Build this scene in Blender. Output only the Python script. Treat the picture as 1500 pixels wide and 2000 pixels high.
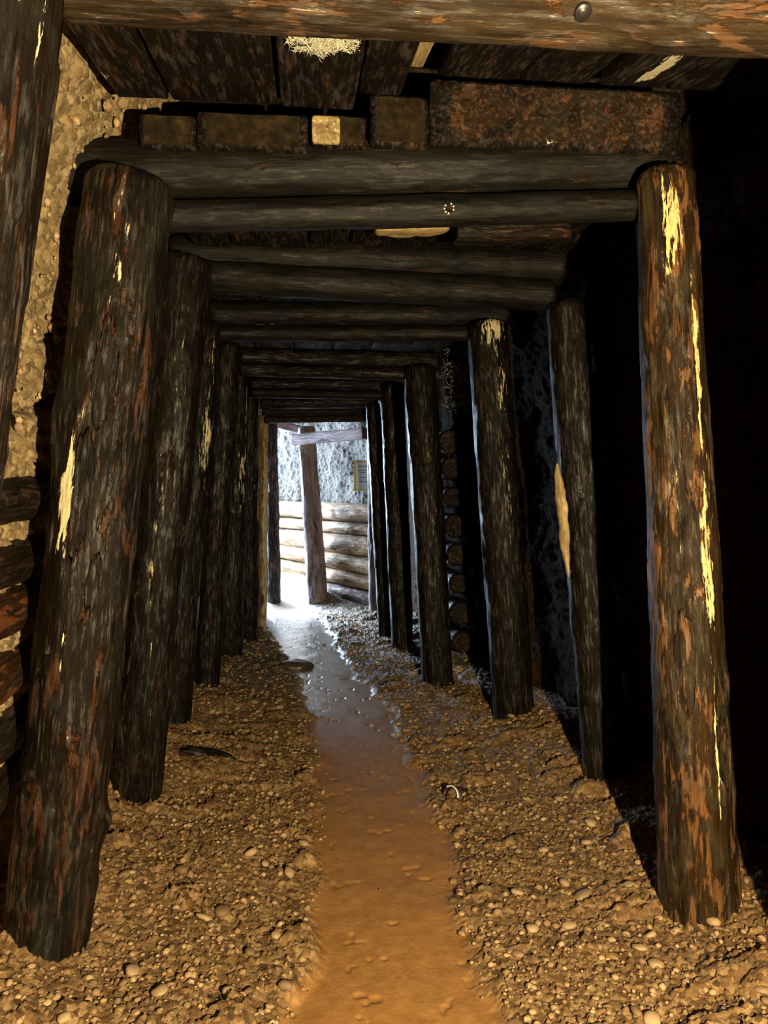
import bpy, math, random
import numpy as np
from mathutils import Vector, Matrix

random.seed(7)
S = bpy.context.scene
COL = S.collection
for o in list(bpy.data.objects):
    bpy.data.objects.remove(o)

# ---------------------------------------------------------------- camera, world, light
F = 1500.0
CAM = Vector((0.0, 0.0, 1.35))
YAW = math.atan(150 / F)
PITCH = math.atan(40 / F * math.cos(YAW))
cd = bpy.data.cameras.new('camera')
cd.sensor_fit = 'VERTICAL'; cd.sensor_height = 36.0; cd.lens = 27.0
cd.clip_start = 0.05; cd.clip_end = 100
cam = bpy.data.objects.new('camera', cd); COL.objects.link(cam)
cam.location = CAM
cam.rotation_euler = (math.pi / 2 - PITCH, 0, -YAW)
S.camera = cam
RM = cam.rotation_euler.to_matrix()

w = bpy.data.worlds.new('world'); S.world = w; w.use_nodes = True
w.node_tree.nodes['Background'].inputs[0].default_value = (0.55, 0.7, 1.0, 1)
w.node_tree.nodes['Background'].inputs[1].default_value = 0.0

ld = bpy.data.lights.new('hand_torch_light', 'POINT')
ld.energy = 730; ld.color = (1.0, 0.77, 0.43); ld.shadow_soft_size = 0.012
lo = bpy.data.objects.new('hand_torch_light', ld); COL.objects.link(lo)
lo.location = (0.57, -0.10, 1.18)

ad = bpy.data.lights.new('daylight_from_exit', 'AREA')
ad.shape = 'RECTANGLE'; ad.size = 3.7; ad.size_y = 1.7
ad.energy = 4300; ad.color = (0.64, 0.81, 1.0)
ao = bpy.data.objects.new('daylight_from_exit', ad); COL.objects.link(ao)
ao.location = (-2.02, 11.8, 1.6)
ao.rotation_euler = Vector((0.80, -0.60, -0.38)).to_track_quat('-Z', 'Y').to_euler()

S.view_settings.view_transform = 'Standard'
S.view_settings.look = 'None'
S.view_settings.gamma = 1.0
S.view_settings.use_curve_mapping = False
S.view_settings.exposure = 0.0

def P(px, py, Y):
    """the point of the plane y = Y that the photograph shows at a pixel"""
    d = RM @ Vector(((px - 750) / F, (1000 - py) / F, -1.0))
    return CAM + d * (Y / d.y)

# ---------------------------------------------------------------- numpy noise
def hsh(x, y, z, seed):
    n = (x.astype(np.int64) * 374761393 + y.astype(np.int64) * 668265263 + z.astype(np.int64) * 2147483647 + seed * 974711) & 0xFFFFFFFF
    n = ((n ^ (n >> 13)) * 1274126177) & 0xFFFFFFFF
    n = ((n ^ (n >> 16)) * 2246822519) & 0xFFFFFFFF
    return ((n ^ (n >> 15)) & 0xFFFFFF) / float(0xFFFFFF)

def vn(x, y, z, seed=0):
    x, y, z = np.broadcast_arrays(np.asarray(x, float), np.asarray(y, float), np.asarray(z, float))
    xi, yi, zi = np.floor(x), np.floor(y), np.floor(z)
    fx, fy, fz = x - xi, y - yi, z - zi
    fx, fy, fz = [f * f * (3 - 2 * f) for f in (fx, fy, fz)]
    r = 0
    for a in (0, 1):
        for b in (0, 1):
            for c in (0, 1):
                wgt = (fx if a else 1 - fx) * (fy if b else 1 - fy) * (fz if c else 1 - fz)
                r = r + wgt * hsh(xi + a, yi + b, zi + c, seed)
    return r * 2 - 1

def fbm(x, y, z, seed=0, oct=4):
    r, a, t = 0, 1.0, 0
    for o in range(oct):
        r = r + a * vn(x * 2 ** o, y * 2 ** o, z * 2 ** o, seed + o * 17); t += a; a *= .5
    return r / t

def domes(u, v, cell, seed, fill=.8):
    """pebble relief: one flattened dome per jittered grid cell"""
    U, V = u / cell, v / cell
    ui, vi = np.floor(U), np.floor(V)
    h = np.zeros_like(U)
    for a in (-1, 0, 1):
        for b in (-1, 0, 1):
            cx, cy = ui + a, vi + b
            r1 = hsh(cx, cy, cx * 0, seed); r2 = hsh(cx, cy, cx * 0 + 1, seed)
            r3 = hsh(cx, cy, cx * 0 + 2, seed); r4 = hsh(cx, cy, cx * 0 + 3, seed)
            dx, dy = U - (cx + r1), V - (cy + r2)
            an = r4 * 3.14159
            p, q = dx * np.cos(an) + dy * np.sin(an), -dx * np.sin(an) + dy * np.cos(an)
            rad = .22 + .42 * r3
            d2 = (p / rad) ** 2 + (q / (rad * .68)) ** 2
            dm = np.sqrt(np.clip(1 - d2, 0, 1)) * rad
            h = np.maximum(h, np.where(r3 < fill, dm, 0))
    return h * cell

def sstep(a, b, x):
    t = np.clip((x - a) / (b - a), 0, 1)
    return t * t * (3 - 2 * t)

# ---------------------------------------------------------------- mesh helpers
def mesh_from(name, verts, faces, smooth=True):
    me = bpy.data.meshes.new(name)
    verts = np.asarray(verts, np.float32)
    if isinstance(faces, np.ndarray):
        n, k = faces.shape
        me.vertices.add(len(verts)); me.vertices.foreach_set('co', verts.ravel())
        me.loops.add(n * k); me.loops.foreach_set('vertex_index', faces.astype(np.int32).ravel())
        me.polygons.add(n)
        me.polygons.foreach_set('loop_start', np.arange(0, n * k, k, dtype=np.int32))
        me.polygons.foreach_set('loop_total', np.full(n, k, dtype=np.int32))
        me.update(calc_edges=True)
    else:
        me.from_pydata([tuple(v) for v in verts], [], faces)
    if smooth:
        me.polygons.foreach_set('use_smooth', [True] * len(me.polygons))
    me.update()
    return me

def attr(me, name, vals):
    a = me.attributes.new(name, 'FLOAT', 'POINT')
    a.data.foreach_set('value', np.asarray(vals, np.float32))

def link(name, me, mats=(), parent=None, label=None, cat=None, group=None, kind=None):
    o = bpy.data.objects.new(name, me); COL.objects.link(o)
    for m in mats if isinstance(mats, (list, tuple)) else [mats]:
        if me is not None and len(me.materials) < len(mats if isinstance(mats, (list, tuple)) else [mats]):
            me.materials.append(m)
    if parent: o.parent = parent
    if label: o['label'] = label
    if cat: o['category'] = cat
    if group: o['group'] = group
    if kind: o['kind'] = kind
    return o

def grid_faces(nu, nv):
    i = np.arange(nu * nv).reshape(nu, nv)
    return np.stack([i[:-1, :-1], i[1:, :-1], i[1:, 1:], i[:-1, 1:]], -1).reshape(-1, 4)

# ---------------------------------------------------------------- materials
def nodes_of(name):
    m = bpy.data.materials.new(name); m.use_nodes = True
    nt = m.node_tree; nt.nodes.clear()
    out = nt.nodes.new('ShaderNodeOutputMaterial')
    b = nt.nodes.new('ShaderNodeBsdfPrincipled')
    nt.links.new(b.outputs[0], out.inputs[0])
    return m, nt, b

def N(nt, typ, **kw):
    n = nt.nodes.new(typ)
    for k, v in kw.items():
        if k == 'ins':
            for i, val in v.items(): n.inputs[i].default_value = val
        else: setattr(n, k, v)
    return n

def ramp(nt, src, stops):
    r = nt.nodes.new('ShaderNodeValToRGB')
    e = r.color_ramp.elements
    while len(e) < len(stops): e.new(.5)
    for el, (p, c) in zip(e, stops):
        el.position = p; el.color = (*c, 1) if len(c) == 3 else c
    nt.links.new(src, r.inputs[0]); return r.outputs[0]

def noise(nt, vec, scale, detail=6, rough=.6, dist=0):
    n = N(nt, 'ShaderNodeTexNoise'); n.inputs['Scale'].default_value = scale
    n.inputs['Detail'].default_value = detail; n.inputs['Roughness'].default_value = rough
    n.inputs['Distortion'].default_value = dist
    nt.links.new(vec, n.inputs['Vector']); return n.outputs['Fac']

def math_(nt, op, a, b=None, clamp=False):
    n = N(nt, 'ShaderNodeMath', operation=op, use_clamp=clamp)
    for i, v in enumerate((a, b)):
        if v is None: continue
        if hasattr(v, 'links'): nt.links.new(v, n.inputs[i])
        else: n.inputs[i].default_value = v
    return n.outputs[0]

def mixc(nt, fac, a, b):
    n = N(nt, 'ShaderNodeMix', data_type='RGBA')
    for i, v in ((0, fac), (6, a), (7, b)):
        if hasattr(v, 'links'): nt.links.new(v, n.inputs[i])
        elif i == 0: n.inputs[i].default_value = v
        else: n.inputs[i].default_value = (*v, 1)
    return n.outputs[2]

def objvec(nt, scale, rnd=True):
    tc = N(nt, 'ShaderNodeTexCoord')
    v = tc.outputs['Object']
    if rnd:
        oi = N(nt, 'ShaderNodeObjectInfo')
        ad_ = N(nt, 'ShaderNodeVectorMath', operation='ADD')
        sc_ = N(nt, 'ShaderNodeVectorMath', operation='SCALE'); sc_.inputs['Scale'].default_value = 53.0
        cx = N(nt, 'ShaderNodeCombineXYZ')
        for i in range(3): nt.links.new(oi.outputs['Random'], cx.inputs[i])
        nt.links.new(cx.outputs[0], sc_.inputs[0])
        nt.links.new(v, ad_.inputs[0]); nt.links.new(sc_.outputs[0], ad_.inputs[1]); v = ad_.outputs[0]
    outs = []
    for s in scale:
        mp = N(nt, 'ShaderNodeMapping'); mp.inputs['Scale'].default_value = s
        nt.links.new(v, mp.inputs['Vector']); outs.append(mp.outputs[0])
    return outs

def timber(name, dark, mid, red, grey, pale, pale_lo=.78, red_amt=.5, grey_amt=.5, rough=(.3, .7), bump=.7, glint=.75):
    m, nt, b = nodes_of(name)
    st, pt, fi, bg = objvec(nt, [(1, 1, .06), (1, 1, .26), (1, 1, .13), (1, 1, .45)])
    s1 = noise(nt, st, 70, 6, .7, .3)
    p1 = noise(nt, pt, 17, 10, .68, .9)
    p2 = noise(nt, bg, 8, 8, .62, .5)
    p3 = noise(nt, pt, 9, 10, .7, .4)
    f1 = noise(nt, fi, 85, 4, .65)
    c = ramp(nt, math_(nt, 'ADD', math_(nt, 'MULTIPLY', s1, .6), math_(nt, 'MULTIPLY', p3, .4)), [(.36, dark), (.50, mid), (.66, tuple(x * 2.2 for x in mid))])
    rm_ = ramp(nt, math_(nt, 'ADD', math_(nt, 'MULTIPLY', p1, .75), math_(nt, 'MULTIPLY', s1, .25)), [(.635 - .16 * red_amt, (0, 0, 0)), (.665 - .16 * red_amt, (1, 1, 1))])
    c = mixc(nt, math_(nt, 'MULTIPLY', rm_, .9), c, mixc(nt, ramp(nt, s1, [(.3, (0, 0, 0)), (.7, (1, 1, 1))]), tuple(x * .3 for x in red), tuple(x * 1.7 for x in red)))
    gm = ramp(nt, p2, [(.62 - .2 * grey_amt, (0, 0, 0)), (.70 - .2 * grey_amt, (1, 1, 1))])
    c = mixc(nt, math_(nt, 'MULTIPLY', gm, .75), c, mixc(nt, ramp(nt, s1, [(.3, (0, 0, 0)), (.7, (1, 1, 1))]), tuple(x * .4 for x in grey), tuple(x * 1.5 for x in grey)))
    cr = ramp(nt, p3, [(.36, (1, 1, 1)), (.43, (0, 0, 0))])
    c = mixc(nt, math_(nt, 'MULTIPLY', cr, .8), c, tuple(x * .6 for x in dark))
    at = N(nt, 'ShaderNodeAttribute', attribute_name='pale')
    pm = math_(nt, 'ADD', math_(nt, 'ADD', math_(nt, 'MULTIPLY', f1, .62), math_(nt, 'MULTIPLY', p1, .38)), math_(nt, 'MULTIPLY', at.outputs['Fac'], .30))
    pmask = ramp(nt, pm, [(pale_lo - .07, (0, 0, 0)), (pale_lo - .05, (1, 1, 1))])
    c = mixc(nt, pmask, c, mixc(nt, s1, tuple(x * .55 for x in pale), tuple(min(1, x * 1.3) for x in pale)))
    nt.links.new(c, b.inputs['Base Color'])
    rr = ramp(nt, p3, [(.38, (rough[1],) * 3), (.6, (rough[0],) * 3)])
    nt.links.new(rr, b.inputs['Roughness'])
    gl = ramp(nt, math_(nt, 'ADD', math_(nt, 'MULTIPLY', f1, .7), math_(nt, 'MULTIPLY', p1, .3)), [(.50, (.12,) * 3), (.60, (glint,) * 3)])
    nt.links.new(gl, b.inputs['Specular IOR Level'])
    hgt = math_(nt, 'ADD', math_(nt, 'MULTIPLY', s1, .45), math_(nt, 'ADD', math_(nt, 'MULTIPLY', p3, .9), math_(nt, 'MULTIPLY', rm_, .3)))
    bp = N(nt, 'ShaderNodeBump'); bp.inputs['Strength'].default_value = bump; bp.inputs['Distance'].default_value = .014
    nt.links.new(hgt, bp.inputs['Height']); nt.links.new(bp.outputs[0], b.inputs['Normal'])
    return m

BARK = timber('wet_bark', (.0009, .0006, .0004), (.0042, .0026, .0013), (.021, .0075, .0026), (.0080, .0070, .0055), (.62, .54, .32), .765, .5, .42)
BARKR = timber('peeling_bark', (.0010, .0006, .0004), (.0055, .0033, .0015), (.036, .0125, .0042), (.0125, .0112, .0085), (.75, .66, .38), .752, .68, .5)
CAPW = timber('smooth_round_timber', (.0010, .0008, .0006), (.0050, .0040, .0030), (.026, .0115, .0042), (.0085, .0082, .0076), (.50, .45, .32), .795, .42, .85, (.4, .65), .4, .28)
PALEW = timber('worn_pale_timber', (.0026, .0017, .0009), (.022, .013, .0055), (.080, .035, .012), (.048, .039, .025), (.32, .25, .14), .69, .62, .45, (.45, .8), .7)
PLANK = timber('dark_plank_wood', (.0010, .0006, .0004), (.0050, .0025, .0011), (.026, .0095, .003), (.0072, .006, .0042), (.65, .60, .42), .81, .6, .35, (.55, .85), .6)
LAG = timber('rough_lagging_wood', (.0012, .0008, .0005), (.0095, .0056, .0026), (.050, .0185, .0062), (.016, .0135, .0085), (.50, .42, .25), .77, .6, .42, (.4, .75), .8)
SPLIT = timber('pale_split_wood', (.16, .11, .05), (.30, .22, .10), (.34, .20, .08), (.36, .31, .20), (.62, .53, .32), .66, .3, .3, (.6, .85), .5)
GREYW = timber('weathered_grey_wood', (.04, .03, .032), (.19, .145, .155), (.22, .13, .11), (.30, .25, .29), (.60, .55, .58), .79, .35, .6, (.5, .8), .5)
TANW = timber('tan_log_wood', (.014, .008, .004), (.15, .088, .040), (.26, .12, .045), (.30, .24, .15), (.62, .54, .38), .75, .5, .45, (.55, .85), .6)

def endgrain():
    m, nt, b = nodes_of('sawn_end_grain')
    (v,) = objvec(nt, [(1, 1, 1)])
    n1 = noise(nt, v, 30, 6, .65)
    c = ramp(nt, n1, [(.3, (.004, .0025, .0013)), (.55, (.018, .012, .0055)), (.75, (.05, .03, .012))])
    nt.links.new(c, b.inputs['Base Color']); b.inputs['Roughness'].default_value = .9; b.inputs['Specular IOR Level'].default_value = .1
    bp = N(nt, 'ShaderNodeBump'); bp.inputs['Strength'].default_value = .4; bp.inputs['Distance'].default_value = .01
    nt.links.new(n1, bp.inputs['Height']); nt.links.new(bp.outputs[0], b.inputs['Normal'])
    return m
END = endgrain()
SLABW = timber('brown_slab_wood', (.003, .0016, .0007), (.016, .008, .003), (.055, .022, .007), (.018, .014, .008), (.45, .36, .18), .79, .7, .35, (.55, .85), .6)
BARKG = timber('golden_peeling_bark', (.0018, .001, .0005), (.018, .010, .0038), (.11, .050, .017), (.040, .030, .015), (.80, .62, .26), .738, .75, .5)
RUST = timber('rusty_log_wood', (.002, .001, .0006), (.022, .010, .004), (.11, .034, .010), (.03, .022, .013), (.5, .4, .22), .76, .8, .3, (.4, .75), .8)

def gravel_mat(name, c0, c1, c2, path=None, vscale=60, bump=.8, spec=.5):
    m, nt, b = nodes_of(name)
    (v,) = objvec(nt, [(1, 1, 1)], False)
    b.inputs['Specular IOR Level'].default_value = spec
    n1 = noise(nt, v, 9, 8, .65)
    n2 = noise(nt, v, 150, 8, .75)
    n3 = noise(nt, v, 55, 6, .7, .6)
    vo = N(nt, 'ShaderNodeTexVoronoi'); vo.inputs['Scale'].default_value = vscale
    nt.links.new(v, vo.inputs['Vector'])
    sep = N(nt, 'ShaderNodeSeparateColor'); nt.links.new(vo.outputs['Color'], sep.inputs[0])
    mixv = math_(nt, 'ADD', math_(nt, 'MULTIPLY', sep.outputs[0], .45), math_(nt, 'MULTIPLY', n2, .55))
    c = ramp(nt, mixv, [(.25, c0), (.5, c1), (.78, c2)])
    c = mixc(nt, math_(nt, 'MULTIPLY', ramp(nt, n1, [(.42, (0, 0, 0)), (.62, (1, 1, 1))]), .5), c, c1)
    rough = .85
    hs = math_(nt, 'ADD', math_(nt, 'ADD', math_(nt, 'MULTIPLY', n2, .7), math_(nt, 'MULTIPLY', n3, .8)), math_(nt, 'MULTIPLY', vo.outputs['Distance'], -.6))
    bp = N(nt, 'ShaderNodeBump'); bp.inputs['Distance'].default_value = .014; bp.inputs['Strength'].default_value = bump
    if path:
        at = N(nt, 'ShaderNodeAttribute', attribute_name='path')
        pn = noise(nt, v, 22, 8, .6)
        pc_ = ramp(nt, pn, [(.3, path[0]), (.7, path[1])])
        dl = N(nt, 'ShaderNodeAttribute', attribute_name='daylit_grey')
        c = mixc(nt, math_(nt, 'MULTIPLY', dl.outputs['Fac'], .8), c, ramp(nt, mixv, [(.25, (.035, .031, .026)), (.5, (.12, .108, .09)), (.78, (.26, .24, .21))]))  # bank gravel greyed and darkened where the far daylight falls
        pc_ = mixc(nt, math_(nt, 'MULTIPLY', dl.outputs['Fac'], .85), pc_, ramp(nt, pn, [(.3, (.17, .165, .16)), (.7, (.25, .245, .24))]))  # path colour likewise shifted to the neutral daylight tone
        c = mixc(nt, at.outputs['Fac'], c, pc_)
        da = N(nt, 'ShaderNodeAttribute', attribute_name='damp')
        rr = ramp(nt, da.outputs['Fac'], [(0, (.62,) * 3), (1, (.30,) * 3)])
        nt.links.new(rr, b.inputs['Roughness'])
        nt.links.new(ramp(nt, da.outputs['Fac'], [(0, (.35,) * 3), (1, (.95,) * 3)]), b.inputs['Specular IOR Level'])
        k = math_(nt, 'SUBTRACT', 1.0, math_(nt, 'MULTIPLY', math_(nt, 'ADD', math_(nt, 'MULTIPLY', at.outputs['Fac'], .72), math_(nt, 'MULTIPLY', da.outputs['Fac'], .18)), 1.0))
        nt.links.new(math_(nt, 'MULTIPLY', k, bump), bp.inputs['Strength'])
    else:
        b.inputs['Roughness'].default_value = rough
    nt.links.new(c, b.inputs['Base Color'])
    nt.links.new(hs, bp.inputs['Height']); nt.links.new(bp.outputs[0], b.inputs['Normal'])
    return m

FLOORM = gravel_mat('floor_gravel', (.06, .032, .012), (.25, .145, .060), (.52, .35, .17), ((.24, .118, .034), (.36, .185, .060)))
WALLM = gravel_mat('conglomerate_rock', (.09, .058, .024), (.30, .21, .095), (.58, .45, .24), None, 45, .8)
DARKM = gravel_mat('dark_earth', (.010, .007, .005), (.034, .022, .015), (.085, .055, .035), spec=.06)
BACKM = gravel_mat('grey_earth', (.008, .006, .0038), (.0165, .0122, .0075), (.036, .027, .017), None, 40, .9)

def stone_mat(name, a, bcol):
    m, nt, b = nodes_of(name)
    (v,) = objvec(nt, [(1, 1, 1)])
    oi = N(nt, 'ShaderNodeObjectInfo')
    n1 = noise(nt, v, 40, 5, .6)
    c = mixc(nt, oi.outputs['Random'], a, bcol)
    c = mixc(nt, math_(nt, 'MULTIPLY', n1, .5), c, tuple(x * .5 for x in a))
    nt.links.new(c, b.inputs['Base Color']); b.inputs['Roughness'].default_value = .6
    bp = N(nt, 'ShaderNodeBump'); bp.inputs['Strength'].default_value = .25; bp.inputs['Distance'].default_value = .004
    nt.links.new(n1, bp.inputs['Height']); nt.links.new(bp.outputs[0], b.inputs['Normal'])
    return m
STONE = stone_mat('tan_stone', (.16, .095, .045), (.50, .36, .20))

def plain(name, col, rough=.6, metal=0):
    m, nt, b = nodes_of(name)
    (v,) = objvec(nt, [(1, 1, 1)])
    n1 = noise(nt, v, 35, 5, .6)
    c = mixc(nt, n1, tuple(x * .8 for x in col), tuple(min(1, x * 1.1) for x in col))
    nt.links.new(c, b.inputs['Base Color']); b.inputs['Roughness'].default_value = rough; b.inputs['Metallic'].default_value = metal
    return m

# ---------------------------------------------------------------- setting: floor and walls
PY = [1.0, 2.1, 3.3, 4.8, 6.6, 8.3, 9.3, 10.5, 12.5]
PC = [.20, .235, .305, .28, .05, -.17, -.55, -1.1, -2.2]
PWD = [.26, .25, .24, .25, .24, .34, .45, .5, .6]
BW0, BWD = np.array((.98, 8.55)), np.array((-.56, .8285))      # foot of the back wall and its direction
BWN = np.array((-.8285, -.56))                                  # into the room

def floor_base(x, y):
    pc = np.interp(y, PY, PC); pw = np.interp(y, PY, PWD)
    d = np.abs(x - pc) - pw + .09 * fbm(x * 4, y * 4, 0 * x, 3, 6)
    s = sstep(-.03, .05, d)
    side = np.where(x < pc, 1.0, .9)
    z = -.06 + .016 * s + np.maximum(d, 0) * .10 * side + .05 * sstep(.5, .9, d)
    z = z + s * (.022 * fbm(x * 3, y * 3, 0 * x, 9, 4)) + .006 * fbm(x * 6, y * 6, 0 * x, 21, 3)
    dw = (x - BW0[0]) * BWN[0] + (y - BW0[1]) * BWN[1]
    t = (x - BW0[0]) * BWD[0] + (y - BW0[1]) * BWD[1]
    z = z + .30 * sstep(.75, .05, dw) * sstep(.2, 1.9, t) + .05 * sstep(.6, 0, dw)
    z = z + .10 * np.exp(-(((x + .5) / .3) ** 2 + ((y - 9.45) / .35) ** 2))
    return z, s

def floor_h(x, y):
    z, s = floor_base(x, y)
    g = .9 * domes(x, y, .05, 5, .16) + 1.1 * domes(x, y, .024, 6, .45) + 1.0 * domes(x + .3, y, .012, 8, .7) + .006 * fbm(x * 45, y * 60, 0 * x, 61, 4) + .008 * np.abs(fbm(x * 60, y * 90, 0 * x, 62, 3))
    clod = sstep(.1, .7, fbm(x * 5, y * 9, 0 * x, 31, 5)) * .04
    k = .02 + .98 * s
    fade = np.interp(y, [2, 5, 12], [1, 1, 1])
    dim = -.006 * sstep(.45, .75, fbm(x * 22, y * 22, 0 * x, 44, 2)) * (1 - s)
    return z + g * k * fade + clod * s + dim, s

xs = np.arange(-1.75, 1.85, .0045)
ys = [1.2]
while ys[-1] < 12.8:
    ys.append(ys[-1] * (1.0026 if 1.6 < ys[-1] < 9 else 1.012))
ys = np.array(ys)
X, Yg = np.meshgrid(xs, ys, indexing='ij')
X = X + np.where(Yg > 8.6, -(Yg - 8.6) * .5, 0)
H, Sg = floor_h(X, Yg)
me = mesh_from('floor', np.stack([X, Yg, H], -1).reshape(-1, 3), grid_faces(len(xs), len(ys)))
attr(me, 'path', 1 - Sg.ravel())
attr(me, 'daylit_grey', sstep(4.2, 6.4, Yg + .6 * fbm(X * 4, Yg * 4, X * 0, 78, 4)).ravel())  # mask that puts the far daylight's grey tone into the floor colour
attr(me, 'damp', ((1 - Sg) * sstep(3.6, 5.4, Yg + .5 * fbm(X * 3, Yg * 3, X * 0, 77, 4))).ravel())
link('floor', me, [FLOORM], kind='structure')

def xl(z, y):
    return -(.965 - .115 * z) + .25 * np.clip(z - 2.15, 0, 1) + np.clip(y - 4, 0, 9) * .05
def xr(z, y):
    return np.interp(y, [0, 4.6, 5.3, 7, 9], [1.62, 1.50, 1.30, 1.12, 1.05]) - .07 * z

def wall_relief(a, b, seed):
    return (.8 * domes(a, b, .08, seed, .12) + .8 * domes(a, b, .032, seed + 1, .16) + .7 * domes(a, b, .014, seed + 2, .5)
            + .03 * fbm(a * 5, b * 5, 0 * a, seed + 3, 4) + .020 * fbm(a * 32, b * 48, 0 * a, seed + 4, 5))

yl = [1.0]
while yl[-1] < 8.9: yl.append(yl[-1] * (1.0026 if yl[-1] < 3.4 else 1.012))
yl = np.array(yl); zl = np.arange(-.25, 3.0, .0065)
YY, ZZ = np.meshgrid(yl, zl, indexing='ij')
rel = wall_relief(YY, ZZ, 50)
gz = 1.52 + .28 * (YY - 2.15) + .03 * fbm(YY * 9, YY * 0, YY * 0, 71, 3)
rel = rel - .09 * np.exp(-((ZZ - gz) / .016) ** 2) * sstep(2.0, 2.35, YY)
gz2 = 1.72 + .5 * (YY - 2.3) + .03 * fbm(YY * 11, YY * 0, YY * 0, 72, 3)
rel = rel - .08 * np.exp(-((ZZ - gz2) / .02) ** 2) * sstep(2.3, 2.55, YY)
XX = xl(ZZ, YY) - .03 + rel
me = mesh_from('wall_left', np.stack([XX, YY, ZZ], -1).reshape(-1, 3), grid_faces(len(yl), len(zl))[:, ::-1])
link('wall_left', me, [WALLM], kind='structure')

yr = np.arange(.6, 9.2, .02); zr = np.arange(-.25, 3.0, .02)
YY, ZZ = np.meshgrid(yr, zr, indexing='ij')
XX = xr(ZZ, YY) + .03 - 1.2 * wall_relief(YY, ZZ, 80) - .03 * fbm(YY * 6, ZZ * 6, YY * 0, 91, 4)
me = mesh_from('wall_right', np.stack([XX, YY, ZZ], -1).reshape(-1, 3), grid_faces(len(yr), len(zr)))
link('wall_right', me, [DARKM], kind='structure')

tb = np.arange(-.35, 2.95, .012); zb = np.arange(-.25, 3.0, .014)
TT, ZZ = np.meshgrid(tb, zb, indexing='ij')
rel = .8 * wall_relief(TT, ZZ, 110) + .12 * fbm(TT * 1.4, ZZ * 1.4, TT * 0, 120, 5)
bx = BW0[0] + BWD[0] * TT + BWN[0] * rel
by = BW0[1] + BWD[1] * TT + BWN[1] * rel
me = mesh_from('wall_back', np.stack([bx, by, ZZ], -1).reshape(-1, 3), grid_faces(len(tb), len(zb))[:, ::-1])
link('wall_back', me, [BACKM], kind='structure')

xb = np.arange(-2.6, -.45, .03); zb = np.arange(-.25, 3.0, .03)
XX, ZZ = np.meshgrid(xb, zb, indexing='ij')
YY = 8.85 - .12 * (XX + .5) + wall_relief(XX, ZZ, 130)
me = mesh_from('wall_bend', np.stack([XX, YY, ZZ], -1).reshape(-1, 3), grid_faces(len(xb), len(zb)))
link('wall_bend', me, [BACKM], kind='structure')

xc = np.arange(-3, 2.2, .05); yc = np.arange(.6, 13, .05)
XX, YY = np.meshgrid(xc, yc, indexing='ij')
ZZ = 2.86 - 1.2 * wall_relief(XX, YY, 140)
me = mesh_from('ceiling', np.stack([XX, YY, ZZ], -1).reshape(-1, 3), grid_faces(len(xc), len(yc)))
link('ceiling', me, [DARKM], kind='structure')

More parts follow.
